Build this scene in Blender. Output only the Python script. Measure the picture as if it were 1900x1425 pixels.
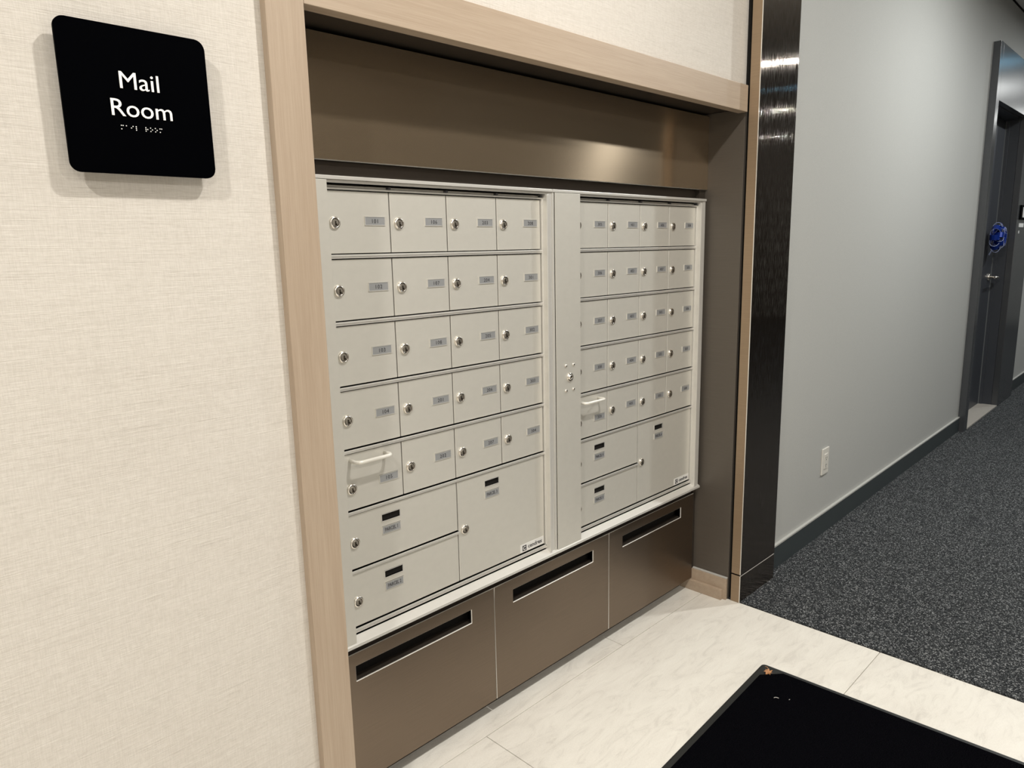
import bpy, bmesh, math, random
from mathutils import Vector, Matrix
random.seed(7)
for o in list(bpy.data.objects): bpy.data.objects.remove(o, do_unlink=True)
scene = bpy.context.scene
COL = scene.collection
F = 1.388            # height of the mailbox grid's top edge above the floor; z below is measured from that edge

# ------------------------------------------------------------------ camera
def make_camera():
    yaw, pit, rol = math.radians(44.981), math.radians(-10.648), math.radians(-1.21)
    f = Vector((math.sin(yaw)*math.cos(pit), math.cos(yaw)*math.cos(pit), math.sin(pit)))
    r0 = Vector((math.cos(yaw), -math.sin(yaw), 0)); u0 = r0.cross(f)
    r = r0*math.cos(rol) + u0*math.sin(rol); u = -r0*math.sin(rol) + u0*math.cos(rol)
    cd = bpy.data.cameras.new('camera'); cam = bpy.data.objects.new('camera', cd); COL.objects.link(cam)
    cd.sensor_fit = 'HORIZONTAL'; cd.sensor_width = 36.0; cd.lens = 1336.42/1900*36.0
    cd.clip_start = 0.02
    m = Matrix((r, u, -f)).transposed().to_4x4(); m.translation = Vector((-0.787, -1.310, -0.124+F))
    cam.matrix_world = m
    scene.camera = cam
make_camera()

# ------------------------------------------------------------------ world and exposure
w = bpy.data.worlds.new('world'); scene.world = w; w.use_nodes = True
w.node_tree.nodes['Background'].inputs[0].default_value = (0.9, 0.93, 1, 1)
w.node_tree.nodes['Background'].inputs[1].default_value = 0.05
vs = scene.view_settings
vs.view_transform = 'Standard'; vs.look = 'None'; vs.exposure = -0.12; vs.gamma = 1.0; vs.use_curve_mapping = False

CEIL = 1.372
LOBBY_W, HALL_W = 37.0, 32.0
WARM, COOL, CYAN = (1.0, 0.96, 0.90), (0.985, 1.0, 0.975), (0.12, 0.62, 1.0)
LAMPS = [  # x, y, power, colour
    (-1.75, -1.2, LOBBY_W*1.1, WARM), (0.42, -1.15, LOBBY_W*1.0, WARM), (-1.75, -3.4, LOBBY_W, WARM), (0.62, -3.4, LOBBY_W, WARM),  # last two: unseen row added as fill light
    (3.2, -1.30, HALL_W*1.35, COOL), (5.65, -1.30, HALL_W*.8, COOL), (8.1, -1.30, HALL_W*.8, COOL), (10.3, -1.30, HALL_W*.8, COOL), (6.9, -.75, 1.3, CYAN)]  # last one: cyan lamp added to give the portal its blue sheen

# ------------------------------------------------------------------ materials
def new_mat(name):
    m = bpy.data.materials.new(name); m.use_nodes = True
    nt = m.node_tree; b = nt.nodes['Principled BSDF']
    return m, nt, b
def setp(b, **k):
    for n, v in k.items():
        s = b.inputs.get(n.replace('_', ' '))
        if s is not None: s.default_value = v
def plain(name, col, rough=.5, metal=0., spec=.5, **k):
    m, nt, b = new_mat(name)
    setp(b, Base_Color=(*col, 1), Roughness=rough, Metallic=metal, Specular_IOR_Level=spec, **k)
    return m
def pos(nt, scale, rot=(0, 0, 0)):
    g = nt.nodes.new('ShaderNodeNewGeometry'); mp = nt.nodes.new('ShaderNodeMapping')
    mp.inputs['Scale'].default_value = scale; mp.inputs['Rotation'].default_value = rot
    nt.links.new(g.outputs['Position'], mp.inputs['Vector'])
    return mp.outputs['Vector']
def noise(nt, vec, scale=1., detail=2., rough=.5, dist=0.):
    n = nt.nodes.new('ShaderNodeTexNoise'); nt.links.new(vec, n.inputs['Vector'])
    n.inputs['Scale'].default_value = scale; n.inputs['Detail'].default_value = detail
    n.inputs['Roughness'].default_value = rough; n.inputs['Distortion'].default_value = dist
    return n.outputs['Fac']
def ramp(nt, fac, stops):
    r = nt.nodes.new('ShaderNodeValToRGB'); nt.links.new(fac, r.inputs[0])
    e = r.color_ramp.elements
    while len(e) < len(stops): e.new(.5)
    for el, (p, c) in zip(e, stops): el.position = p; el.color = (*c, 1)
    return r.outputs[0]
def math_(nt, op, a, b):
    n = nt.nodes.new('ShaderNodeMath'); n.operation = op
    for i, v in enumerate((a, b)):
        if isinstance(v, (int, float)): n.inputs[i].default_value = v
        else: nt.links.new(v, n.inputs[i])
    return n.outputs[0]
def mixc(nt, fac, a, b, mode='MIX'):
    n = nt.nodes.new('ShaderNodeMix'); n.data_type = 'RGBA'; n.blend_type = mode
    if isinstance(fac, (int, float)): n.inputs[0].default_value = fac
    else: nt.links.new(fac, n.inputs[0])
    for i, v in ((6, a), (7, b)):
        if isinstance(v, tuple): n.inputs[i].default_value = (*v, 1)
        else: nt.links.new(v, n.inputs[i])
    return n.outputs[2]
def bump(nt, b, h, dist, strength=1.):
    n = nt.nodes.new('ShaderNodeBump'); n.inputs['Distance'].default_value = dist; n.inputs['Strength'].default_value = strength
    nt.links.new(h, n.inputs['Height']); nt.links.new(n.outputs[0], b.inputs['Normal'])

def wallpaper():
    m, nt, b = new_mat('woven_wallpaper')
    fib = noise(nt, pos(nt, (11, 11, 1300)), 1, 3, .6)            # long horizontal threads
    fib2 = noise(nt, pos(nt, (70, 70, 700)), 1, 2, .5)
    slub = noise(nt, pos(nt, (8, 8, 480)), 1, 1, .5)               # the odd dark slub
    wv = noise(nt, pos(nt, (700, 700, 60)), 1, 1, .5)              # weft
    blot = noise(nt, pos(nt, (3, 3, 5)), 1, 2, .5)
    c = ramp(nt, fib, [(.30, (.53, .495, .447)), (.52, (.62, .587, .535)), (.72, (.685, .655, .605))])
    c = mixc(nt, .35, c, ramp(nt, fib2, [(.32, (.54, .50, .44)), (.62, (.73, .69, .635))]))
    c = mixc(nt, ramp(nt, slub, [(.66, (0, 0, 0)), (.74, (.5, .5, .5))]), c, (.40, .365, .32))
    c = mixc(nt, .14, c, ramp(nt, wv, [(.35, (.5, .46, .41)), (.65, (.78, .74, .69))]))
    c = mixc(nt, .10, c, ramp(nt, blot, [(.4, (.60, .555, .50)), (.6, (.71, .675, .62))]))
    nt.links.new(c, b.inputs['Base Color']); setp(b, Roughness=.75, Specular_IOR_Level=.25)
    h = math_(nt, 'ADD', fib, math_(nt, 'MULTIPLY', wv, .4))
    bump(nt, b, h, .0012, .55)
    return m
def wood(name, vertical):
    m, nt, b = new_mat(name)
    sc = (520, 520, 9) if vertical else (9, 520, 520)
    g = noise(nt, pos(nt, sc), 1, 3, .6)
    sc2 = (60, 60, 2.2) if vertical else (2.2, 60, 60)
    g2 = noise(nt, pos(nt, sc2), 1, 2, .5, .6)
    c = ramp(nt, g, [(.3, (.345, .262, .190)), (.55, (.405, .318, .238)), (.75, (.447, .356, .270))])
    c = mixc(nt, .4, c, ramp(nt, g2, [(.3, (.358, .276, .202)), (.7, (.457, .37, .282))]))
    nt.links.new(c, b.inputs['Base Color']); setp(b, Roughness=.42, Specular_IOR_Level=.4)
    bump(nt, b, g, .0006, .25)
    return m
def brushed(name, col, rough, tangent, aniso=.75, metal=1., grain=(9, 9, 900), var=.06):
    m, nt, b = new_mat(name)
    g = noise(nt, pos(nt, grain), 1, 2, .6)
    c = ramp(nt, g, [(.3, tuple(x*(1-var) for x in col)), (.7, tuple(min(1, x*(1+var)) for x in col))])
    nt.links.new(c, b.inputs['Base Color'])
    setp(b, Roughness=rough, Metallic=metal, Anisotropic=aniso)
    t = nt.nodes.new('ShaderNodeCombineXYZ')
    for i in range(3): t.inputs[i].default_value = tangent[i]
    nt.links.new(t.outputs[0], b.inputs['Tangent'])
    return m
def grained(name, col, rough, axis, slope, metal=1., var=.06):
    """brushed sheet: fine grain tilts the normal to and fro across the brush lines"""
    m, nt, b = new_mat(name)
    sc = (1700, 1700, 22) if axis == 0 else (22, 22, 1700)
    g = noise(nt, pos(nt, sc), 1, 2, .6)
    c = ramp(nt, g, [(.3, tuple(x*(1-var) for x in col)), (.7, tuple(x*(1+var) for x in col))])
    nt.links.new(c, b.inputs['Base Color']); setp(b, Roughness=rough, Metallic=metal)
    k = math_(nt, 'MULTIPLY', math_(nt, 'SUBTRACT', g, .5), slope)
    cx = nt.nodes.new('ShaderNodeCombineXYZ'); nt.links.new(k, cx.inputs[0 if axis == 0 else 2])
    ge = nt.nodes.new('ShaderNodeNewGeometry'); ad = nt.nodes.new('ShaderNodeVectorMath'); ad.operation = 'ADD'
    nt.links.new(ge.outputs['Normal'], ad.inputs[0]); nt.links.new(cx.outputs[0], ad.inputs[1])
    no = nt.nodes.new('ShaderNodeVectorMath'); no.operation = 'NORMALIZE'; nt.links.new(ad.outputs[0], no.inputs[0])
    nt.links.new(no.outputs[0], b.inputs['Normal'])
    return m
def tile_mat():
    m, nt, b = new_mat('cream_stone_tile')
    v = noise(nt, pos(nt, (2.2, 6.5, 3), (0, 0, .45)), 1, 6, .62, 1.2)
    v2 = noise(nt, pos(nt, (5, 17, 3), (0, 0, .5)), 1.3, 6, .7, 1.8)
    gr = noise(nt, pos(nt, (1, 1, 1)), 260, 2, .6)
    c = ramp(nt, v, [(.30, (.60, .57, .515)), (.47, (.72, .69, .63)), (.62, (.79, .765, .70))])
    c = mixc(nt, .5, c, ramp(nt, v2, [(.34, (.56, .53, .48)), (.48, (.75, .72, .655)), (.66, (.81, .785, .72))]))
    c = mixc(nt, .12, c, ramp(nt, gr, [(.35, (.5, .46, .4)), (.65, (.8, .77, .7))]))
    nt.links.new(c, b.inputs['Base Color']); setp(b, Roughness=.42, Specular_IOR_Level=.4)
    bump(nt, b, gr, .0005, .2)
    return m
def carpet_mat():
    m, nt, b = new_mat('charcoal_loop_carpet')
    p = pos(nt, (1, 1, 1))
    a = noise(nt, p, 300, 2, .7); a2 = noise(nt, p, 150, 3, .7)
    vo = nt.nodes.new('ShaderNodeTexVoronoi'); nt.links.new(p, vo.inputs['Vector']); vo.inputs['Scale'].default_value = 300
    sp = nt.nodes.new('ShaderNodeSeparateColor'); nt.links.new(vo.outputs['Color'], sp.inputs[0])
    c = ramp(nt, a2, [(.38, (.009, .0105, .012)), (.64, (.044, .048, .052))])
    c = mixc(nt, ramp(nt, sp.outputs[0], [(.78, (0, 0, 0)), (.95, (1, 1, 1))]), c, (.32, .33, .335))
    c = mixc(nt, ramp(nt, a, [(.5, (0, 0, 0)), (.72, (.7, .7, .7))]), c, (.17, .178, .185))
    nt.links.new(c, b.inputs['Base Color']); setp(b, Roughness=.95, Specular_IOR_Level=.1)
    bump(nt, b, math_(nt, 'ADD', a, vo.outputs['Distance']), .004, .8)
    return m
def mat_pile():
    m, nt, b = new_mat('black_mat_pile')
    a = noise(nt, pos(nt, (1, 1, 1)), 420, 2, .7)
    c = ramp(nt, a, [(.4, (.001, .001, .0015)), (.75, (.0068, .0069, .0088))])
    nt.links.new(c, b.inputs['Base Color']); setp(b, Roughness=1., Specular_IOR_Level=.0)
    bump(nt, b, a, .003, .7)
    return m
def painted(name, col, rough=.6, spec=.3, tex=260):
    m, nt, b = new_mat(name)
    a = noise(nt, pos(nt, (1, 1, 1)), tex, 2, .6)
    c = ramp(nt, a, [(.3, tuple(x*.96 for x in col)), (.7, tuple(min(1, x*1.04) for x in col))])
    nt.links.new(c, b.inputs['Base Color']); setp(b, Roughness=rough, Specular_IOR_Level=spec)
    bump(nt, b, a, .0006, .25)
    return m
def emit(name, col, s):
    m, nt, b = new_mat(name); setp(b, Base_Color=(.9, .9, .9, 1), Emission_Color=(*col, 1), Emission_Strength=s); return m

M = dict(
    paper=wallpaper(), wood_v=wood('beige_wood_veneer_upright', True), wood_h=wood('beige_wood_veneer_level', False),
    bronze_h=brushed('brushed_bronze_panel', (.345, .268, .182), .26, (0, 0, 1), .97, .80),
    bronze_v=grained('brushed_bronze_column', (.265, .215, .175), .07, 0, 1.25),
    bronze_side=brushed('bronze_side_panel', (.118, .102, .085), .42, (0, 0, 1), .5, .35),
    bronze_edge=brushed('bronze_column_side', (.31, .225, .145), .40, (0, 0, 1), .5, .35),
    bronze_drawer=brushed('bronze_drawer_front', (.235, .185, .142), .40, (0, 0, 1), .6),
    bronze_dark=plain('dark_bronze_filler', (.06, .048, .038), .5, .6),
    edge=plain('cut_metal_edge', (.80, .77, .71), .35, .35),
    alu=brushed('silver_mailbox_door', (.655, .638, .582), .42, (0, 0, 1), .4, .4, (40, 40, 60), .015),
    frame=brushed('silver_mailbox_frame', (.72, .705, .665), .36, (0, 0, 1), .3, .45, (40, 40, 60), .015),
    dark=plain('dark_gap', (.012, .011, .010), .8, 0, .1),
    black=plain('black_plastic_sign', (.0004, .0005, .001), .6, 0, .01),
    white=plain('white_lettering', (.88, .88, .86), .5),
    ink=plain('dark_engraving', (.045, .045, .05), .6),
    plate=plain('grey_number_plate', (.40, .41, .42), .38, .45),
    sticker=plain('white_sticker', (.74, .73, .70), .5),
    chrome=plain('chrome', (.78, .74, .68), .24, 1.),
    plug=plain('nickel_plug', (.50, .46, .40), .38, .9),
    chrome_dark=plain('dark_keyway', (.05, .04, .03), .35, .8),
    handle=plain('cream_enamel_handle', (.80, .78, .72), .3, .2),
    greywall=painted('pale_grey_wall_paint', (.475, .48, .462)),
    ceil=painted('white_ceiling_paint', (.84, .835, .82), .8, .2, 120),
    cream=painted('cream_wall_paint', (.60, .57, .53)),
    darkpanel=painted('dark_panel_paint', (.055, .05, .046), .5),
    reveal_line=plain('grey_reveal_line', (.15, .16, .165), .5),
    base=plain('slate_rubber_base', (.040, .050, .053), .45),
    basetop=plain('pale_caulk_line', (.46, .455, .43), .6),
    doorgrey=plain('dark_grey_door_paint', (.045, .050, .060), .42),
    portal=brushed('grey_metal_portal', (.105, .11, .118), .27, (1, 0, 0), .4, .55),
    portal_side=plain('grey_portal_edge', (.10, .10, .098), .5, .3),
    sill=painted('stone_threshold', (.42, .39, .35), .5, .4, 40),
    tile=tile_mat(), grout=plain('grey_grout', (.36, .33, .29), .9),
    carpet=carpet_mat(), pile=mat_pile(), rubber=plain('black_rubber_border', (.012, .013, .012), .5),
    leaf=plain('dry_orange_leaf', (.42, .205, .085), .6),
    bow=plain('royal_blue_ribbon', (.006, .035, .30), .16, .35, .8),
    bow_glint_and_tail=plain('pale_ribbon_tail_and_glint', (.48, .55, .80), .3, .2),
    outlet=plain('ivory_outlet', (.72, .70, .64), .35),
    lint=plain('pale_lint', (.5, .48, .45), .9),
    lens=emit('lamp_lens_glow', (1, .93, .84), 14.), trim=plain('white_lamp_trim', (.8, .8, .78), .4),
)

# ------------------------------------------------------------------ builders (all coordinates in metres, z from the grid's top edge)
WPOS = {}
def tag(o, label=None, cat=None, group=None, kind=None):
    if label: o['label'] = label
    if cat: o['category'] = cat
    if group: o['group'] = group
    if kind: o['kind'] = kind
    return o
def thing(name, loc, label, cat, group=None):
    o = bpy.data.objects.new(name, None); COL.objects.link(o); o.empty_display_size = .05
    p = Vector((loc[0], loc[1], loc[2]+F)); o.location = p; WPOS[o] = p
    return tag(o, label, cat, group)
def link_mesh(name, me, parent=None, at=None):
    """at: world position (z from the grid top) of the mesh origin"""
    o = bpy.data.objects.new(name, me); COL.objects.link(o)
    p = Vector((at[0], at[1], at[2]+F)) if at is not None else Vector((0, 0, 0))
    WPOS[o] = p
    if parent is not None:
        o.parent = parent; o.location = p - WPOS[parent]
    else: o.location = p
    return o
def to_mesh(name, bm, mats):
    bmesh.ops.recalc_face_normals(bm, faces=bm.faces[:])
    me = bpy.data.meshes.new(name); bm.to_mesh(me); bm.free()
    for m in (mats if isinstance(mats, (list, tuple)) else [mats]): me.materials.append(M[m] if isinstance(m, str) else m)
    return me
def obj(name, bm, mats, parent=None, recalc=True):
    """mesh given in scene coordinates; its origin goes to the middle of its underside"""
    vs_ = [v.co for v in bm.verts]
    lo = Vector((min(v.x for v in vs_), min(v.y for v in vs_), min(v.z for v in vs_)))
    hi = Vector((max(v.x for v in vs_), max(v.y for v in vs_), max(v.z for v in vs_)))
    c = Vector(((lo.x+hi.x)/2, (lo.y+hi.y)/2, lo.z))
    for v in bm.verts: v.co -= c
    return link_mesh(name, to_mesh(name, bm, mats), parent, c)
def box(bm, x0, x1, y0, y1, z0, z1, bev=0., mi=0, fn=None):
    t = bmesh.new()
    bmesh.ops.create_cube(t, size=1)
    for v in t.verts:
        v.co = Vector((x0+(v.co.x+.5)*(x1-x0), y0+(v.co.y+.5)*(y1-y0), z0+(v.co.z+.5)*(z1-z0)))
    if bev: bmesh.ops.bevel(t, geom=t.edges[:], offset=bev, segments=2, affect='EDGES', profile=.6)
    merge(bm, t, mi, fn)
    return bm
def merge(bm, t, mi=None, fn=None):
    mp = {}
    for v in t.verts: mp[v] = bm.verts.new(fn(v.co) if fn else v.co)
    for f in t.faces:
        try:
            g = bm.faces.new([mp[v] for v in f.verts]); g.material_index = f.material_index if mi is None else mi; g.smooth = f.smooth
        except ValueError: pass
    t.free()
def nb(): return bmesh.new()
def B(*a, **k): return box(nb(), *a, **k)
def cells(xs, zs, full, y0, y1, bm=None, side_mi=0):
    """sheet in the xz plane between y0 (front) and y1, made of the cells for which full(i, j); edges of the sheet take side_mi"""
    bm = bm or nb(); V = {}
    def v(i, j, k):
        if (i, j, k) not in V: V[i, j, k] = bm.verts.new((xs[i], (y0, y1)[k], zs[j]))
        return V[i, j, k]
    def q(vs_, mi):
        f = bm.faces.new(vs_); f.material_index = mi
    n, m = len(xs)-1, len(zs)-1
    ok = lambda i, j: 0 <= i < n and 0 <= j < m and full(i, j)
    for i in range(n):
        for j in range(m):
            if not ok(i, j): continue
            q([v(i, j, 0), v(i+1, j, 0), v(i+1, j+1, 0), v(i, j+1, 0)], 0)
            q([v(i, j, 1), v(i, j+1, 1), v(i+1, j+1, 1), v(i+1, j, 1)], 0)
            for di, dj, a, b in ((-1, 0, (i, j), (i, j+1)), (1, 0, (i+1, j+1), (i+1, j)), (0, -1, (i+1, j), (i, j)), (0, 1, (i, j+1), (i+1, j+1))):
                if not ok(i+di, j+dj): q([v(*a, 0), v(*b, 0), v(*b, 1), v(*a, 1)], side_mi)
    return bm
def hole_sheet(x0, x1, z0, z1, hx0, hx1, hz0, hz1, y0, y1, side_mi=1):
    return cells([x0, hx0, hx1, x1], [z0, hz0, hz1, z1], lambda i, j: not (i == 1 and j == 1), y0, y1, side_mi=side_mi)
def edge_bevel(bm, y0, off):
    es = [e for e in bm.edges if all(abs(v.co.y-y0) < 1e-6 for v in e.verts) and len({f.material_index for f in e.link_faces}) > 1]
    bmesh.ops.bevel(bm, geom=es, offset=off, segments=1, affect='EDGES', material=1)
    return bm
def lathe_y(bm, prof, cx, cy, cz, n=24, mi=0):
    """profile [(radius, y offset, material)] turned about the y axis; front is -y"""
    rings = []
    for r, y, *_ in prof:
        if r < 1e-6: rings.append([bm.verts.new((cx, cy+y, cz))])
        else: rings.append([bm.verts.new((cx+r*math.cos(2*math.pi*k/n), cy+y, cz+r*math.sin(2*math.pi*k/n))) for k in range(n)])
    for i in range(len(prof)-1):
        a, b = rings[i], rings[i+1]; m_ = prof[i+1][2] if len(prof[i+1]) > 2 else mi
        for k in range(n):
            k2 = (k+1) % n
            vs_ = [a[k] if len(a) > 1 else a[0], a[k2] if len(a) > 1 else None, b[k2] if len(b) > 1 else b[0], b[k] if len(b) > 1 else None]
            f = bm.faces.new([x for x in vs_ if x is not None]); f.material_index = m_; f.smooth = True
    return bm
def tube(bm, pts, r, n=10, mi=0):
    pts = [Vector(p) for p in pts]; rings = []
    for i, p in enumerate(pts):
        d = (pts[min(i+1, len(pts)-1)] - pts[max(i-1, 0)]).normalized()
        a = d.cross(Vector((0, 0, 1)));
        if a.length < .01: a = d.cross(Vector((1, 0, 0)))
        a.normalize(); b = d.cross(a)
        rings.append([bm.verts.new(p + r*(a*math.cos(2*math.pi*k/n) + b*math.sin(2*math.pi*k/n))) for k in range(n)])
    for i in range(len(rings)-1):
        for k in range(n):
            f = bm.faces.new([rings[i][k], rings[i][(k+1) % n], rings[i+1][(k+1) % n], rings[i+1][k]]); f.smooth = True; f.material_index = mi
    for rg in (rings[0], rings[-1]): bm.faces.new(rg).material_index = mi
    return bm
TEXT = {}
def text_mesh(s, size, mats, depth=.0004, bold=0., sx=1., align='CENTER', spacing=1.):
    """lettering as a mesh standing in the xz plane, facing -y, origin at its baseline centre"""
    key = (s, size, str(mats), depth, bold, sx, align)
    if key in TEXT: return TEXT[key]
    cu = bpy.data.curves.new('lettering', 'FONT'); cu.body = s; cu.size = size; cu.align_x = align
    cu.extrude = depth; cu.offset = bold; cu.resolution_u = 4; cu.space_character = spacing
    o = bpy.data.objects.new('lettering_source', cu); COL.objects.link(o)
    dg = bpy.context.evaluated_depsgraph_get(); dg.update()
    me = bpy.data.meshes.new_from_object(o.evaluated_get(dg))
    bpy.data.objects.remove(o, do_unlink=True); bpy.data.curves.remove(cu)
    for v in me.vertices: v.co = Vector((v.co.x*sx, -v.co.z, v.co.y))
    me.materials.clear(); me.materials.append(M[mats]); me.name = 'lettering'
    TEXT[key] = me
    return me
def struct(name, bm, mats, label=None, cat=None, parent=None):
    o = obj(name, bm, mats, parent)
    if parent is None: o['kind'] = 'structure'
    return tag(o, label, cat)

# ------------------------------------------------------------------ the setting
FL = -F
WALL_Y, CAS_Y, RX = -.132, -.150, 1.462
COLX1, COLY = 1.727, -.187
# the papered wall with its mail recess
struct('wall_front', cells([-3.4, -.106, RX+.0, RX+.012], [FL, .319, CEIL], lambda i, j: (i != 1 or j == 1) and not (i == 2 and j == 0), WALL_Y, .30), 'paper',
       'cream woven wallpaper wall around the recessed mailboxes', 'wall')
# wood surround
c = B(-.172, -.102, CAS_Y, -.10, FL, CEIL-.0, bev=.0012)
struct('trim_1', c, 'wood_v', 'upright beige wood casing left of the mailbox recess', 'trim')
c = B(-.1015, 1.4555, CAS_Y, -.118, .287, .367, bev=.0012)
struct('trim_2', c, 'wood_h', 'level beige wood casing over the mailbox recess', 'trim')
# recess lining
struct('wall_recess_right', B(RX, RX+.020, -.140, .12, -1.388, .30, bev=.0008), ['bronze_side'], 'dark bronze side panel lining the right of the mail recess', 'wall panel')
struct('wall_recess_left', B(-.118, -.1075, -.117, .12, FL, .30), 'bronze_side', 'bronze lining on the left side of the mail recess', 'wall panel')
struct('ceiling_recess', B(-.107, RX, -.117, .12, .3005, .318), 'bronze_dark', 'dark soffit under the wood casing of the mail recess', 'soffit')
struct('trim_3', cells([-.107, RX-.0005], [.057, .292], lambda i, j: True, -.012, .004, side_mi=1), ['bronze_h', 'edge'], 'brushed bronze fascia panel above the silver mailboxes', 'panel')
struct('wall_recess_back', B(-.107, RX, .075, .12, FL, .30), 'bronze_dark', 'dark bronze backing behind the mailboxes and drawers', 'wall')
f_ = nb(); box(f_, -.107, RX-.0005, .012, .03, .0, .0565); box(f_, 1.425, 1.4605, -.004, .012, .0275, .0565)
struct('trim_4', f_, 'bronze_dark', 'narrow dark filler strip between bronze fascia and mailboxes', 'trim')
f_ = nb(); box(f_, -.107, RX-.0005, .012, .03, -1.03, -.98); box(f_, 1.447, 1.4615, .002, .03, -1.345, -1.0)
struct('trim_5', f_, 'bronze_dark', 'narrow dark filler strip under the mailbox sill', 'trim')
struct('baseboard_toe', B(-.107, 1.437, .045, .07, FL, -1.30), 'bronze_dark', 'dark toe kick under the bronze drawers', 'baseboard')
f_ = nb(); box(f_, 1.450, RX-.0003, -.138, .044, FL, -1.308, bev=.0015); box(f_, 1.437, 1.4502, -.126, .044, FL, -1.349, bev=.0015)
struct('baseboard_recess', f_, 'wood_h', 'stepped beige wood baseboard at the foot of the bronze side panel', 'baseboard')

struct('trim_8', B(1.4525, RX-.0003, -.1385, .0, -1.3079, -1.3035, bev=.001), 'basetop', 'pale caulk bead on the recess baseboard', 'trim')
# the bronze clad column between lobby and corridor
struct('wall_column', B(RX+.012, COLX1-.002, -.17, .30, FL, CEIL), 'dark', 'bronze clad column between mail recess and grey corridor', 'column')
colo = bpy.data.objects['wall_column']
for z0, z1 in ((FL+.001, -1.286), (-1.281, CEIL-.001)):
    obj('side_panel', cells([RX, RX+.003], [z0, z1], lambda i, j: True, COLY+.0032, -.152, side_mi=0), ['bronze_edge'], colo)
    obj('front_panel', cells([RX-.0008, COLX1], [z0, z1], lambda i, j: True, COLY, COLY+.003, side_mi=1), ['bronze_v', 'edge'], colo)
    obj('return_panel', cells([COLX1-.003, COLX1], [z0, z1], lambda i, j: True, COLY+.0032, -.10, side_mi=0), ['bronze_side'], colo)

# corridor wall: local coordinates s along the wall, d out of it
KH = .0139; CH = 1/math.sqrt(1+KH*KH)
def H(co):
    s, d, z = co
    return Vector((1.84+s*CH+d*KH*CH, -.147+s*KH*CH-d*CH, z))
def HB(*a, bev=0., bm=None, mi=0): return box(bm or nb(), *a, bev=bev, mi=mi, fn=H)
DS0, DS1, DZ = 2.845, 3.775, .715          # door opening in the corridor wall
PS0, PS1, PZ = 2.765, 4.29, 1.048          # metal portal around it
struct('wall_corridor', (lambda b: (HB(-.12, PS0, -.12, 0, FL, CEIL, bm=b), HB(PS0, PS1, -.12, 0, PZ-.02, CEIL, bm=b), HB(PS1, 10.6, -.12, 0, FL, CEIL, bm=b), HB(DS1+.03, PS1, -.12, 0, FL, PZ-.02, bm=b), b)[-1])(nb()),
       'greywall', 'pale grey painted corridor wall right of the bronze column', 'wall')
b_ = nb(); HB(-.12, PS0-.001, 0, .010, FL, -1.292, bm=b_, bev=.001); HB(PS1+.001, 10.6, 0, .010, FL, -1.292, bm=b_, bev=.001)
struct('baseboard_corridor', b_, 'base', 'dark slate baseboard along the grey corridor wall', 'baseboard')
b_ = nb(); HB(-.12, PS0-.001, 0, .011, -1.2918, -1.2855, bm=b_); HB(PS1+.001, 10.6, 0, .011, -1.2918, -1.2855, bm=b_)
struct('trim_6', b_, 'basetop', 'pale caulk line on top of the slate baseboard', 'trim')

struct('trim_shadow_line', HB(-.12, 10.6, 0, .004, CEIL-.012, CEIL-.001), 'dark', 'thin dark strip painting the shadow line where corridor wall meets ceiling', 'trim')  # shade of the wall and ceiling joint painted as a dark strip
# metal portal and door
b_ = nb()
HB(PS0, DS0, 0.0, .040, FL, PZ, bm=b_, bev=.001); HB(DS0, PS1, 0.0, .040, DZ, PZ, bm=b_, bev=.001); HB(DS1, PS1, 0.0, .040, FL, DZ, bm=b_, bev=.001)
portal = struct('trim_7', b_, 'portal', 'dark grey metal portal framing the corridor door', 'door frame')
d1 = struct('door_1', HB(DS0+.02, DS1-.012, -.125, -.085, FL+.012, DZ-.012), 'doorgrey', 'dark grey corridor door with a lever handle', 'door')
obj('jamb', HB(DS1, DS1+.028, -.125, -.001, FL, DZ), 'doorgrey', d1)
obj('jamb', HB(DS0, DS0+.018, -.125, -.001, FL, DZ), 'doorgrey', d1)
obj('jamb_head', HB(DS0+.018, DS1, -.125, -.001, DZ-.010, DZ+.02), 'doorgrey', d1)
obj('stop', HB(DS1-.012, DS1-.0005, -.084, -.060, FL, DZ-.010), 'doorgrey', d1)
obj('reveal_line', HB(DS1-.0165, DS1-.0125, -.0848, -.080, FL+.012, DZ-.012), 'reveal_line', d1)  # grey strip painting the bright reveal line where door meets jamb
obj('threshold', HB(DS0+.018, DS1-.0005, -.126, .038, FL, FL+.012), 'sill', d1)
lv = nb(); t = nb()
lathe_y(t, [(0, -.012), (.026, -.012), (.028, -.008), (.028, 0)], 3.69, 0, -.405, 20); merge(lv, t, None, lambda co: H((co.x, -.085-co.y, co.z)))
t = nb(); tube(t, [(3.69, -.076, -.405), (3.69, -.030, -.405), (3.683, -.022, -.405), (3.66, -.020, -.405), (3.565, -.020, -.405)], .0085, 10); merge(lv, t, None, H)
obj('lever', lv, 'chrome', d1)

# floors
flo = struct('floor', B(-3.4, 1.4665, -5.0, .30, FL-.06, FL-.0025), 'grout', 'cream stone tile floor of the mail lobby', 'floor')
def tile(x0, x1, y0, y1):
    obj('tile', B(x0+.001, x1-.001, y0+.001, y1-.001, FL-.012, FL, bev=.0006), 'tile', flo)
rows = [(-.048, .30), (-.658, -.048), (-1.268, -.658), (-1.878, -1.268), (-2.488, -1.878), (-3.098, -2.488), (-3.708, -3.098), (-4.318, -3.708), (-5.0, -4.318)]
offs = [-.245, .351, .75, .351, -.05, .351, .75, .351, .05]
for (y0, y1), o_ in zip(rows, offs):
    xs = [1.4665]; x = o_
    while x+1.2 < 1.4665: x += 1.2
    while x > -3.3: xs.append(x); x -= 1.2
    xs.append(-3.4); xs.sort()
    for a, b in zip(xs, xs[1:]): tile(a, b, y0, y1)
struct('floor_corridor', B(1.4675, 12.2, -5.0, .02, FL-.06, FL+.004), 'carpet', 'charcoal speckled carpet of the corridor', 'carpet')

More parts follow.
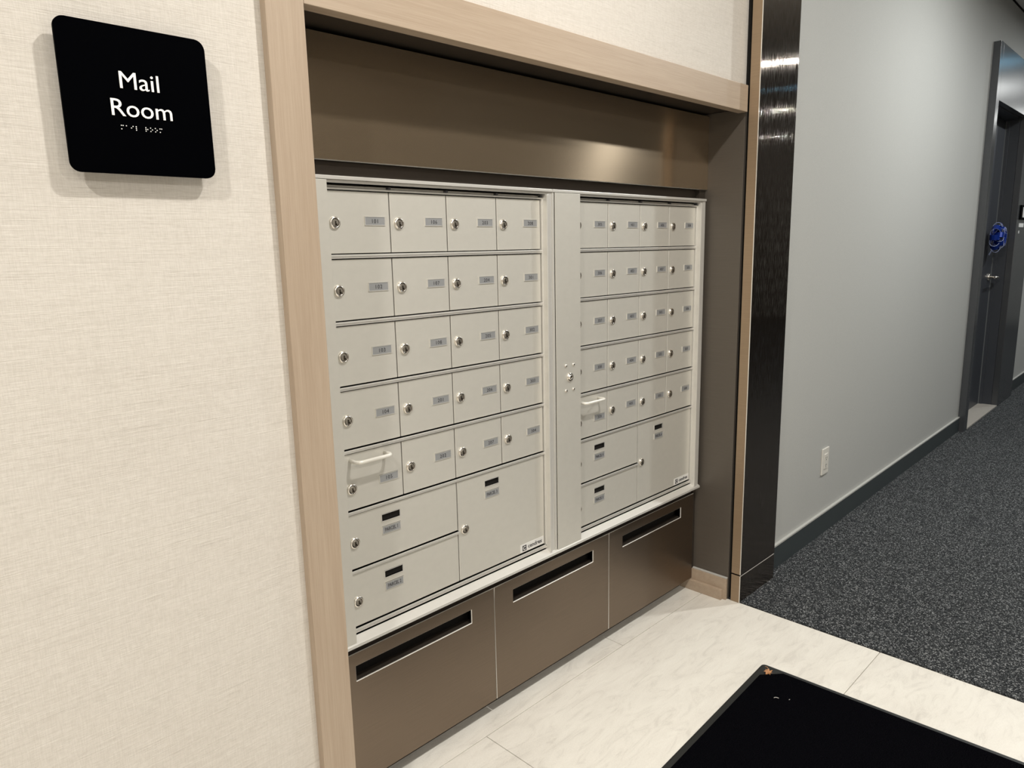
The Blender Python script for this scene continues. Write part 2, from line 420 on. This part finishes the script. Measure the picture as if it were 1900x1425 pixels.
# the rest of the room, out of view but lighting it
struct('ceiling', B(-3.5, 12.3, -5.1, .32, CEIL, CEIL+.08), 'ceil', 'white ceiling over lobby and corridor', 'ceiling')
struct('wall_left', B(-3.5, -3.4, -5.1, .30, FL, CEIL), 'cream', 'plain cream wall at the left end of the lobby', 'wall')
struct('wall_back', B(-3.4, 2.2, -5.1, -5.0, FL, CEIL), 'cream', 'plain cream wall behind the camera', 'wall')
struct('wall_opposite', B(2.2, 12.2, -5.1, -2.35, FL, CEIL), 'darkpanel', 'dark panelled wall on the far side of the corridor', 'wall')
struct('wall_end', B(12.2, 12.3, -2.4, .30, FL, CEIL), 'greywall', 'pale grey wall at the end of the corridor', 'wall')

# ------------------------------------------------------------------ mailboxes
CW, RH, PH, GAP = .160, .1379, .1366, .010
DT = .012                                   # door thickness
def row_z(r):                               # top and bottom edge of row r
    if r < 5: t_ = -r*RH; return t_, t_-RH+GAP
    t_ = -5*RH-(r-5)*PH; return t_, t_-PH+GAP
def door_mesh(wd, ht, slots=()):
    """door sheet, origin at its top left front corner, a bright edge all round"""
    x0, x1, z1, z0 = .0016, wd-.0016, -.0014, -ht+.0010
    if not slots: bm = cells([x0, x1], [z0, z1], lambda i, j: True, 0, DT, side_mi=1)
    else:
        hx0, hx1, hz0, hz1 = slots
        bm = hole_sheet(x0, x1, z0, z1, hx0, hx1, hz0, hz1, 0, DT)
    es = [e for e in bm.edges if all(abs(v.co.y) < 1e-6 for v in e.verts) and len({f.material_index for f in e.link_faces}) > 1]
    bmesh.ops.bevel(bm, geom=es, offset=.0007, segments=1, affect='EDGES')
    return to_mesh('compartment_door', bm, ['alu', 'frame'])
def lock_mesh():
    bm = nb()
    lathe_y(bm, [(.0128, 0, 0), (.0128, -.0018, 0), (.0120, -.0036, 0), (.0098, -.0048, 0), (.0088, -.0046, 0), (.0080, -.0030, 1), (.0074, -.0030, 1), (.0072, -.0040, 2), (.0068, -.0044, 2)], 0, 0, 0, 26)
    lathe_y(bm, [(.0068, -.0044, 2), (0, -.0044, 2)], 0, 0, 0, 26)
    box(bm, -.0014, .0014, -.0049, -.0040, -.0056, .0034, mi=1)
    box(bm, .0014, .0036, -.0049, -.0040, -.0056, -.0014, mi=1)
    return to_mesh('lock', bm, ['chrome', 'chrome_dark', 'plug'])
def plate_mesh(wd=.050, ht=.0172):
    bm = nb()
    box(bm, 0, wd, -.0010, 0, -ht, 0, bev=.0003)
    for a in ((0, wd, -.0005, .0009), (0, wd, -ht-.0009, -ht+.0005)): box(bm, a[0]-.0009, a[1]+.0009, -.0017, 0, a[2], a[3], mi=1)
    for a in ((-.0009, .0005), (wd-.0005, wd+.0009)): box(bm, a[0], a[1], -.0017, 0, -ht, 0, mi=1)
    return to_mesh('number_plate', bm, ['plate', 'frame'])
def slot_mesh(wd=.050, ht=.0150):
    bm = nb(); box(bm, 0, wd, .0035, .0045, -ht, 0)
    for a in ((-.0016, 0), (wd, wd+.0016)): box(bm, a[0], a[1], -.0012, .004, -ht-.0016, .0016, mi=1)
    for a in ((0, .0016), (-ht-.0016, -ht)): box(bm, 0, wd, -.0012, .004, a[0], a[1], mi=1)
    return to_mesh('window_slot', bm, ['dark', 'frame'])
def handle_mesh():
    bm = nb(); y = -.030; r = .012; L_ = .090
    pts = [(0, .002, 0), (0, y+r, 0)]
    for k in range(1, 6): a = k/6*math.pi/2; pts.append((r-r*math.cos(a), y+r-r*math.sin(a), 0))
    pts += [(r, y, 0), (L_-r, y, 0)]
    for k in range(1, 6): a = k/6*math.pi/2; pts.append((L_-r+r*math.sin(a), y+r-r*math.cos(a), 0))
    pts += [(L_, y+r, 0), (L_, .002, 0)]
    tube(bm, pts, .0042, 12)
    return to_mesh('handle', bm, ['handle'])
DOOR = door_mesh(CW, RH-GAP); PARC = door_mesh(2*CW, PH-GAP, (.0955, .1455, -.0365, -.0215)); BIGP = door_mesh(2*CW, 2*PH-GAP, (.0945, .1445, -.0365, -.0215))
LOCK, PLATE, SLOT, HANDLE = lock_mesh(), plate_mesh(), slot_mesh(), handle_mesh()
def fit_door(unit, x0, z, me, text, lock, plate, slot=False, handle=False, big=False):
    d = link_mesh('compartment_door', me, unit, (x0, 0, z))
    link_mesh('lock', LOCK, d, (x0+lock[0], 0, z+lock[1]))
    if slot: link_mesh('window_slot', SLOT, d, (x0+slot, 0, z-.0215))
    link_mesh('number_plate', PLATE, d, (x0+plate[0], 0, z+plate[1]))
    if text.startswith('P'): link_mesh('lettering', text_mesh(text, .0120, 'ink', .0003, 0., .74), d, (x0+plate[0]+.025, -.0012, z+plate[1]-.0125))
    else: link_mesh('lettering', text_mesh(text, .0120, 'ink', .0003, 0., .95, 'CENTER', 1.2), d, (x0+plate[0]+.025, -.0012, z+plate[1]-.0130))
    if handle: link_mesh('handle', HANDLE, d, (x0+.023, 0, z-.0155))
    return d
def mailbox_unit(x0, label, cols, parcels, strip_l, strip_r, fx0, fx1, bolts):
    top, bot = .026, -.976
    u = thing('mailbox_unit', ((fx0+fx1)/2, .03, -.998), label, 'mailbox', 'silver mailbox units in the recess')
    # outer frame: top, sill, right stile
    fr = nb()
    box(fr, fx0, fx1, -.020, .060, .0185, top, bev=.0012)
    box(fr, fx0, fx1, -.014, .060, .0125, .0184)
    box(fr, x0+4*CW+.0042, fx1-.016, -.020, .050, bot, .0124, bev=.0012)          # stile, inner leg
    box(fr, fx1-.0145, fx1, -.016, .050, bot, .0184, bev=.0010)                     # stile, outer leg
    box(fr, fx1-.016, fx1-.0145, -.008, .040, bot, .012)
    box(fr, fx0, strip_l-.0008, -.0175, .040, bot, .0184, bev=.0008)                      # post beside the lock strip
    obj('frame', fr, 'frame', u)
    sl = nb(); P_ = [(-.024, -.9865), (-.024, -.9800), (-.0215, -.9785), (-.0035, -.9690), (.050, -.9690), (.050, -.9865)]
    e0 = [sl.verts.new((fx0, y, z)) for y, z in P_]; e1 = [sl.verts.new((fx1, y, z)) for y, z in P_]
    sl.faces.new(e0); sl.faces.new(e1[::-1])
    for k in range(6): sl.faces.new([e0[k], e0[(k+1) % 6], e1[(k+1) % 6], e1[k]])
    obj('sill', sl, 'frame', u)
    obj('carcass', cells([x0-.10, x0+4*CW+.004], [-.972, .010], lambda i, j: True, .040, .058), 'dark', u)
    # inner door frame: top rails, bottom rails, shelf rails
    hd = nb(); X1 = x0+4*CW+.0035
    box(hd, x0-.012, X1, -.004, .036, .0005, .0045, bev=.0006); box(hd, x0-.012, X1, .004, .036, .0060, .0095)
    obj('head_rail', hd, 'frame', u)
    for c_ in range(1, 5):
        obj('clip', B(x0+c_*CW-.004, x0+c_*CW+.002, -.006, .006, .0048, .0100, bev=.0006), 'ink', u)
    for r in range(1, 7):
        zt = row_z(r)[0]; a = zt+.0008; b = zt+GAP-.0012
        rl = nb(); xe = X1 if r < 6 else x0+2*CW+.002
        box(rl, x0-.012, xe, -.0050, .036, (a+b)/2-.0002, b, bev=.0008); box(rl, x0-.012, xe, -.0035, .036, a, (a+b)/2-.0001, bev=.0006)
        obj('shelf_rail', rl, 'frame', u)
    rl = nb(); zb = row_z(6)[1]
    box(rl, x0-.012, X1, -.0045, .036, zb-.0062, zb-.0014, bev=.0008); box(rl, x0-.012, X1, -.0030, .036, zb-.0125, zb-.0068, bev=.0008)
    obj('bottom_rail', rl, 'frame', u)
    sd = nb(); box(sd, x0+4*CW+.0006, x0+4*CW+.0040, -.0045, .036, row_z(6)[1]-.012, .004)
    obj('side_rail', sd, 'frame', u)
    for c_ in range(1, 4):                                                               # partitions seen through the gaps
        zb_ = row_z(4)[1] if c_ != 2 else row_z(6)[1]
        obj('partition', B(x0+c_*CW-.0009, x0+c_*CW+.0009, .008, .038, zb_, 0), 'dark', u)
    # master lock strip on the left
    st = B(strip_l, strip_r, -.0205, -.0185, -.985, .0176, bev=.0005); box(st, strip_r-.002, strip_r, -.0195, .030, -.985, .0176)
    s_ = obj('lock_strip', st, 'alu', u)
    if bolts:
        for bx, bz in ((.714, -.447), (.747, -.447), (.715, -.518), (.7465, -.517)):
            t = nb(); lathe_y(t, [(.0048, 0), (.0048, -.0012), (.0036, -.0026), (.0018, -.0034), (0, -.0036)], bx, -.0205, bz, 14); obj('bolt', t, 'chrome', s_)
        t = nb(); lathe_y(t, [(.0125, 0, 0), (.0125, -.0015, 0), (.0108, -.0040, 0), (.0100, -.0040, 1), (.0092, -.0020, 1), (.0082, -.0020, 1), (.0078, -.0055, 0), (.0066, -.0070, 0), (.0030, -.0070, 0), (.0026, -.0050, 1), (0, -.0050, 1)], .731, -.0205, -.481, 24)
        obj('master_lock', t, ['chrome', 'chrome_dark'], s_)
    # doors
    for c_, names in enumerate(cols):
        for r, s in enumerate(names):
            z = row_z(r)[0]; low = (c_ == 0 and r == 4)
            fit_door(u, x0+c_*CW, z, DOOR, s, (.0225, -.080 if low else -.065), (.0955, -.066 if low else -.0520), handle=low)
    fit_door(u, x0, row_z(5)[0], PARC, parcels[0], (.021, -.0655), (.0955, -.0505), slot=.0955)
    fit_door(u, x0, row_z(6)[0], PARC, parcels[1], (.0205, -.068), (.0955, -.0505), slot=.0955)
    d = fit_door(u, x0+2*CW, row_z(5)[0], BIGP, parcels[2], (.0222, -.130), (.0945, -.0505), slot=.0945)
    sx0, sz0 = x0+.541, -.9505
    lg = nb(); box(lg, sx0, sx0+.094, -.0006, 0, sz0, sz0+.023)
    obj('maker_sticker', lg, 'sticker', d)
    lg = nb()                                                                            # square logo: frame with an open ring
    t = cells([sx0+.008, sx0+.0235], [sz0+.0035, sz0+.0190], lambda i, j: True, -.0010, -.0005); merge(lg, t)
    obj('logo', lg, 'ink', d)
    lg = nb()
    for k in range(14):
        a0, a1 = (.6+k*5.1/14), (.6+(k+1)*5.1/14)
        cx, cz = sx0+.0158, sz0+.0112
        p = [Vector((cx+q*math.cos(a), -.0012, cz+q*math.sin(a))) for q, a in ((.0036, a0), (.0056, a0), (.0056, a1), (.0036, a1))]
        lg.faces.new([lg.verts.new(x) for x in p])
    obj('logo_ring', lg, 'sticker', d)
    link_mesh('lettering', text_mesh('cendrex', .0165, 'ink', .0003, .00012, 1.05), d, (sx0+.0585, -.0010, sz0+.0070))
    return u
mailbox_unit(0., 'left silver mailbox unit with doors 101 to 304 beside the wood casing',
    [['101', '102', '103', '104', '105'], ['106', '107', '108', '201', '202'], ['203', '204', '205', '206', '207'], ['208', '301', '302', '303', '304']],
    ['PARCEL 1', 'PARCEL 2', 'PARCEL 3'], -.103, -.002, -.107, .6668, False)
mailbox_unit(.7704, 'right silver mailbox unit with doors 305 to 508 beside the bronze side panel',
    [['305', '306', '307', '308', '309'], ['401', '402', '403', '404', '405'], ['406', '407', '501', '502', '503'], ['504', '505', '506', '507', '508']],
    ['PARCEL 4', 'PARCEL 5', 'PARCEL 6'], .6755, .779, .6672, 1.446, True)

# ------------------------------------------------------------------ bronze drawers with paper slots
for x0, x1, hx0, hx1, lab in ((-.0675, .4362, .0035, .3560, 'nearest bronze drawer with a long paper slot, under mailboxes 105 and parcel 2'),
                              (.4388, .9395, .5095, .8615, 'middle bronze drawer with a paper slot, between the two others'),
                              (.9420, 1.4460, 1.0140, 1.3625, 'farthest bronze drawer with a paper slot, next to the side panel')):
    u = thing('slot_drawer', ((x0+x1)/2, .03, -1.3435), lab, 'drawer', 'bronze drawers under the mailboxes')
    obj('drawer_front', edge_bevel(hole_sheet(x0, x1, -1.3435, -1.0150, hx0, hx1, -1.0835, -1.0460, 0, .0034), 0, .0008), ['bronze_drawer', 'edge'], u)
    obj('slot_lip', B(hx0-.01, hx1+.01, .0035, .030, -1.0900, -1.0850), 'bronze_dark', u)
    obj('slot_inside', B(hx0-.015, hx1+.015, .034, .040, -1.13, -1.02), 'dark', u)
    obj('drawer_box', (lambda b: (box(b, x0+.003, x0+.012, .0035, .070, -1.33, -1.022), box(b, x1-.012, x1-.003, .0035, .070, -1.33, -1.022), box(b, x0+.012, x1-.012, .0035, .070, -1.338, -1.33), b)[-1])(nb()), 'bronze_dark', u)

# ------------------------------------------------------------------ sign
sg = thing('room_sign', (-.3825, WALL_Y, -.006), 'square black Mail Room sign with rounded corners and white letters', 'sign')
def rounded(x0, x1, z0, z1, r, y0, y1, bev=.0006):
    bm = nb(); pts = []
    for cx, cz, a0 in ((x1-r, z1-r, 0), (x0+r, z1-r, 90), (x0+r, z0+r, 180), (x1-r, z0+r, 270)):
        for k in range(9):
            a = math.radians(a0+k*90/8); pts.append((cx+r*math.cos(a), cz+r*math.sin(a)))
    a = [bm.verts.new((x, y0, z)) for x, z in pts]; b = [bm.verts.new((x, y1, z)) for x, z in pts]
    bm.faces.new(a); bm.faces.new(b[::-1])
    for i in range(len(pts)):
        j = (i+1) % len(pts); f = bm.faces.new([a[i], b[i], b[j], a[j]]); f.smooth = True; f.material_index = 1
    bmesh.ops.bevel(bm, geom=[e for e in bm.edges if all(abs(v.co.y-y0) < 1e-6 for v in e.verts)], offset=bev, segments=2, affect='EDGES')
    return bm
SY = -.156
obj('plate', rounded(-.4825, -.2810, -.0065, .1955, .014, SY, SY+.006), ['black', 'black'], sg)
obj('standoff', rounded(-.4600, -.3030, .015, .174, .010, SY+.0061, WALL_Y-.0002), ['dark', 'dark'], sg)
ME1 = text_mesh('Mail', .0335, 'white', .0006, 0., 1.06); ME2 = text_mesh('Room', .0335, 'white', .0006, 0., 1.06)
link_mesh('lettering', ME1, sg, (-.3810, SY-.0008, .1115)); link_mesh('lettering', ME2, sg, (-.3812, SY-.0008, .0735))
br = nb()
DOTS = {'m': (1, 3, 4), 'a': (1,), 'i': (2, 4), 'l': (1, 2, 3), 'r': (1, 2, 3, 5), 'o': (1, 3, 5)}
x = -.4115
for ch in 'mail room':
    if ch != ' ':
        for k in DOTS[ch]:
            cx = x+(0 if k < 4 else .0024); cz = .0605-((k-1) % 3)*.0024
            lathe_y(br, [(.00085, 0), (.0008, -.0004), (.0005, -.0008), (0, -.0009)], cx, SY, cz, 8)
    x += .0066
obj('braille', br, 'white', sg)

# ------------------------------------------------------------------ outlet on the corridor wall
s0, s1, z0, z1 = .405, .476, -1.112, -.996
p_ = H((s0+.035, 0, z0))
ot = thing('wall_outlet', (p_.x, p_.y, p_.z), 'ivory duplex outlet plate low on the grey corridor wall', 'outlet')
obj('cover_plate', HB(s0, s1, 0, .006, z0, z1, bev=.002), 'outlet', ot)
obj('receptacle', HB(s0+.018, s1-.018, .006, .0085, z0+.025, z1-.025, bev=.001), 'outlet', ot)
for zz in (z0+.042, z1-.042):
    b_ = nb()
    for ds in (-.006, .006): HB(s0+.0355+ds-.001, s0+.0355+ds+.001, .0086, .0089, zz-.004, zz+.004, bm=b_)
    HB(s0+.0355-.002, s0+.0355+.002, .0086, .0089, zz-.011, zz-.007, bm=b_)
    obj('socket', b_, 'dark', ot)

# ------------------------------------------------------------------ blue bow on the door
bc = Vector((3.50, -.028, -.118))
pb = H((bc.x, -.084, bc.z-.12))
bow = thing('gift_bow', (pb.x, pb.y, pb.z), 'shiny royal blue gift bow fixed to the corridor door', 'bow')
nl = 14
def ribbon(pts, wdir, wd, th=.0012):
    bm = nb(); L_ = len(pts); rows_ = []
    for i, p in enumerate(pts):
        t_ = (pts[min(i+1, L_-1)]-pts[max(i-1, 0)]).normalized(); n_ = t_.cross(wdir).normalized()
        rows_.append([p-wdir*wd/2+n_*th/2, p+wdir*wd/2+n_*th/2, p+wdir*wd/2-n_*th/2, p-wdir*wd/2-n_*th/2])
    vv = [[bm.verts.new(H(q)) for q in r_] for r_ in rows_]
    for i in range(L_-1):
        for k in range(4):
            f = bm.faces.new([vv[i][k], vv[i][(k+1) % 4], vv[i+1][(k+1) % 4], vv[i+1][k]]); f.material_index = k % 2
    bm.faces.new(vv[0]); bm.faces.new(vv[-1][::-1])
    return bm
for ring_, (cnt, rr, dz_, el) in enumerate(((8, .105, 0, .15), (7, .085, .2, .75), (4, .06, .5, 1.2))):
    for k in range(cnt):
        a = 2*math.pi*(k+dz_)/cnt
        out = Vector((math.cos(a)*math.cos(el), math.sin(el)*.75, math.sin(a)*math.cos(el))).normalized()
        side = Vector((-math.sin(a), 0, math.cos(a))); up = out.cross(side).normalized()
        pts = []
        for i in range(15):
            q = i/14*2*math.pi; rad = rr*(.5-.5*math.cos(q)); thick = rr*.30*math.sin(q)
            pts.append(bc+out*rad+up*thick)
        obj('loop', ribbon(pts, side, .036, .0035), ['bow', 'bow_glint_and_tail'], bow)  # pale edge faces put the ribbon's glints into the colour
for sgn, ln in ((-1, .12), (1, .10)):
    pts = [bc+Vector((sgn*.022*t_, -.030*t_+.004, -.05-ln*t_*.6)) for t_ in [i/6 for i in range(7)]]
    obj('tail', ribbon(pts, Vector((1, 0, .2*sgn)).normalized(), .030), ['bow_glint_and_tail', 'bow_glint_and_tail'] if sgn < 0 else ['bow', 'bow_glint_and_tail'], bow)

# ------------------------------------------------------------------ door plaque on the portal
p_ = H((3.95, .04, -.0))
pq = thing('suite_plaque', (p_.x, p_.y, p_.z), 'small black and white plaque on the metal portal right of the door', 'plaque')
obj('plate', HB(3.845, 4.045, .0402, .050, .008, .112, bev=.001), 'black', pq)
obj('insert', HB(3.905, 4.035, .0502, .052, .024, .098), 'white', pq)
obj('label_strip', HB(3.865, 4.03, .0402, .043, -.046, -.018), 'white', pq)
obj('dot', HB(3.872, 3.892, .0402, .043, -.092, -.072), 'white', pq)

# ------------------------------------------------------------------ floor mat, leaf, lint
ang = math.radians(2.5)
def R2(co):
    x, y = co[0], co[1]
    return Vector((1.157+x*math.cos(ang)-y*math.sin(ang), -.423+x*math.sin(ang)+y*math.cos(ang), co[2]))
mt = thing('floor_mat', R2((-.45, -.75, FL)), 'black entrance mat with a rubber border on the cream tiles', 'mat')
b_ = nb()
ys_, xs_ = [-1.5, -1.478, -.022, 0], [-.9, -.878, -.022, 0]
def mat_outline(ins, z, n=5, r=.012):
    out = []
    for cx, cy, a0 in ((-ins-r, -ins-r, 0), (-.9+ins+r, -ins-r, 90), (-.9+ins+r, -1.5+ins+r, 180), (-ins-r, -1.5+ins+r, 270)):
        for k in range(n): a = math.radians(a0+90*k/(n-1)); out.append(R2((cx+r*math.cos(a), cy+r*math.sin(a), z)))
    return out
rings = [mat_outline(0, FL+.0002), mat_outline(.0, FL+.0022), mat_outline(.006, FL+.0040), mat_outline(.024, FL+.0046)]
vv = [[b_.verts.new(p) for p in r_] for r_ in rings]
for a, b in zip(vv, vv[1:]):
    for i in range(len(a)): b_.faces.new([a[i], a[(i+1) % len(a)], b[(i+1) % len(a)], b[i]])
b_.faces.new(vv[0][::-1]); b_.faces.new(vv[-1])
obj('rubber_border', b_, 'rubber', mt)
b_ = nb(); rings = [mat_outline(.020, FL+.0042, 2, .05), mat_outline(.021, FL+.0085, 2, .05), mat_outline(.024, FL+.0095, 2, .05)]
vv = [[b_.verts.new(p) for p in r_] for r_ in rings]
for a, b in zip(vv, vv[1:]):
    for i in range(len(a)): b_.faces.new([a[i], a[(i+1) % len(a)], b[(i+1) % len(a)], b[i]])
b_.faces.new(vv[-1])
obj('pile', b_, 'pile', mt)
lf = nb()
lc = Vector((1.1165, -.4585, FL+.0066))
outline = [(-.017, -.001), (-.010, -.008), (-.013, -.013), (-.004, -.009), (.002, -.014), (.004, -.007), (.014, -.008), (.008, -.001), (.016, .004), (.007, .006), (.009, .013), (.001, .007), (-.006, .011), (-.007, .004)]
for sg_ in (0, 1):
    ctr = lf.verts.new(lc+Vector((0, 0, .001+sg_*.0006)))
    vs_ = [lf.verts.new(lc+Vector((x, y, .0005+.004*abs(math.sin(5*i))+sg_*.0006))) for i, (x, y) in enumerate(outline)]
    for i in range(len(vs_)): lf.faces.new([ctr, vs_[i], vs_[(i+1) % len(vs_)]])
tube(lf, [lc+Vector((.010, .002, .003)), lc+Vector((.016, .010, .006)), lc+Vector((.014, .016, .006))], .0008, 6)
tag(obj('dry_leaf', lf, 'leaf'), 'small curled orange brown leaf lying on the mat corner', 'leaf')
for k, (px, py) in enumerate(((1.0065, -.5285), (1.026, -.5630))):
    l_ = nb(); p = Vector((px, py, FL+.0100))
    tube(l_, [p, p+Vector((.003, -.001, .0006)), p+Vector((.0065, -.005, .0006)), p+Vector((.0075, -.0105, 0))][:4 if k == 0 else 2], .0010, 5)
    tag(obj('lint_thread', l_, 'lint'), ('curved pale thread of lint on the black mat' if k == 0 else 'short pale speck of lint on the black mat'), 'lint', 'lint on the mat')

# ------------------------------------------------------------------ recessed ceiling lamps
for i, (x, y, pw, col) in enumerate(LAMPS):
    where = ['leftmost lobby row near the papered wall', 'lobby lamp in front of the left mailbox unit', 'lobby fill lamp added behind the camera on the left', 'lobby fill lamp added behind the camera on the right',
             'first corridor lamp past the bronze column', 'corridor lamp beside the dark door', 'third corridor lamp from the column', 'last lamp of the corridor', 'small cyan one added past the dark door for the portal sheen'][i]
    u = thing('ceiling_lamp', (x, y, CEIL-.012), 'round recessed ceiling lamp, '+where, 'lamp', 'recessed ceiling lamps')
    b_ = nb(); n = 28; P = [(.062, 0), (.066, -.006), (.055, -.009), (.050, -.004), (.050, 0)]
    rg = [[b_.verts.new((x+r*math.cos(2*math.pi*k/n), y+r*math.sin(2*math.pi*k/n), CEIL-.0005+z)) for k in range(n)] for r, z in P]
    for a, b in zip(rg, rg[1:]):
        for k in range(n): b_.faces.new([a[k], a[(k+1) % n], b[(k+1) % n], b[k]])
    obj('trim_ring', b_, 'trim', u)
    b_ = nb(); vs_ = [b_.verts.new((x+.0495*math.cos(2*math.pi*k/n), y+.0495*math.sin(2*math.pi*k/n), CEIL-.0025)) for k in range(n)]
    ct = [b_.verts.new((v.co.x, v.co.y, CEIL-.0006)) for v in vs_]
    b_.faces.new(vs_); b_.faces.new(ct[::-1])
    for k in range(n): b_.faces.new([vs_[k], vs_[(k+1) % n], ct[(k+1) % n], ct[k]])
    obj('lens', b_, 'lens', u)
    ld = bpy.data.lights.new('lamp_light', 'AREA'); ld.shape = 'DISK'; ld.size = .095; ld.energy = pw; ld.color = col
    lo = bpy.data.objects.new('lamp_light', ld); COL.objects.link(lo)
    lo.parent = u; lo.location = (0, 0, .006)
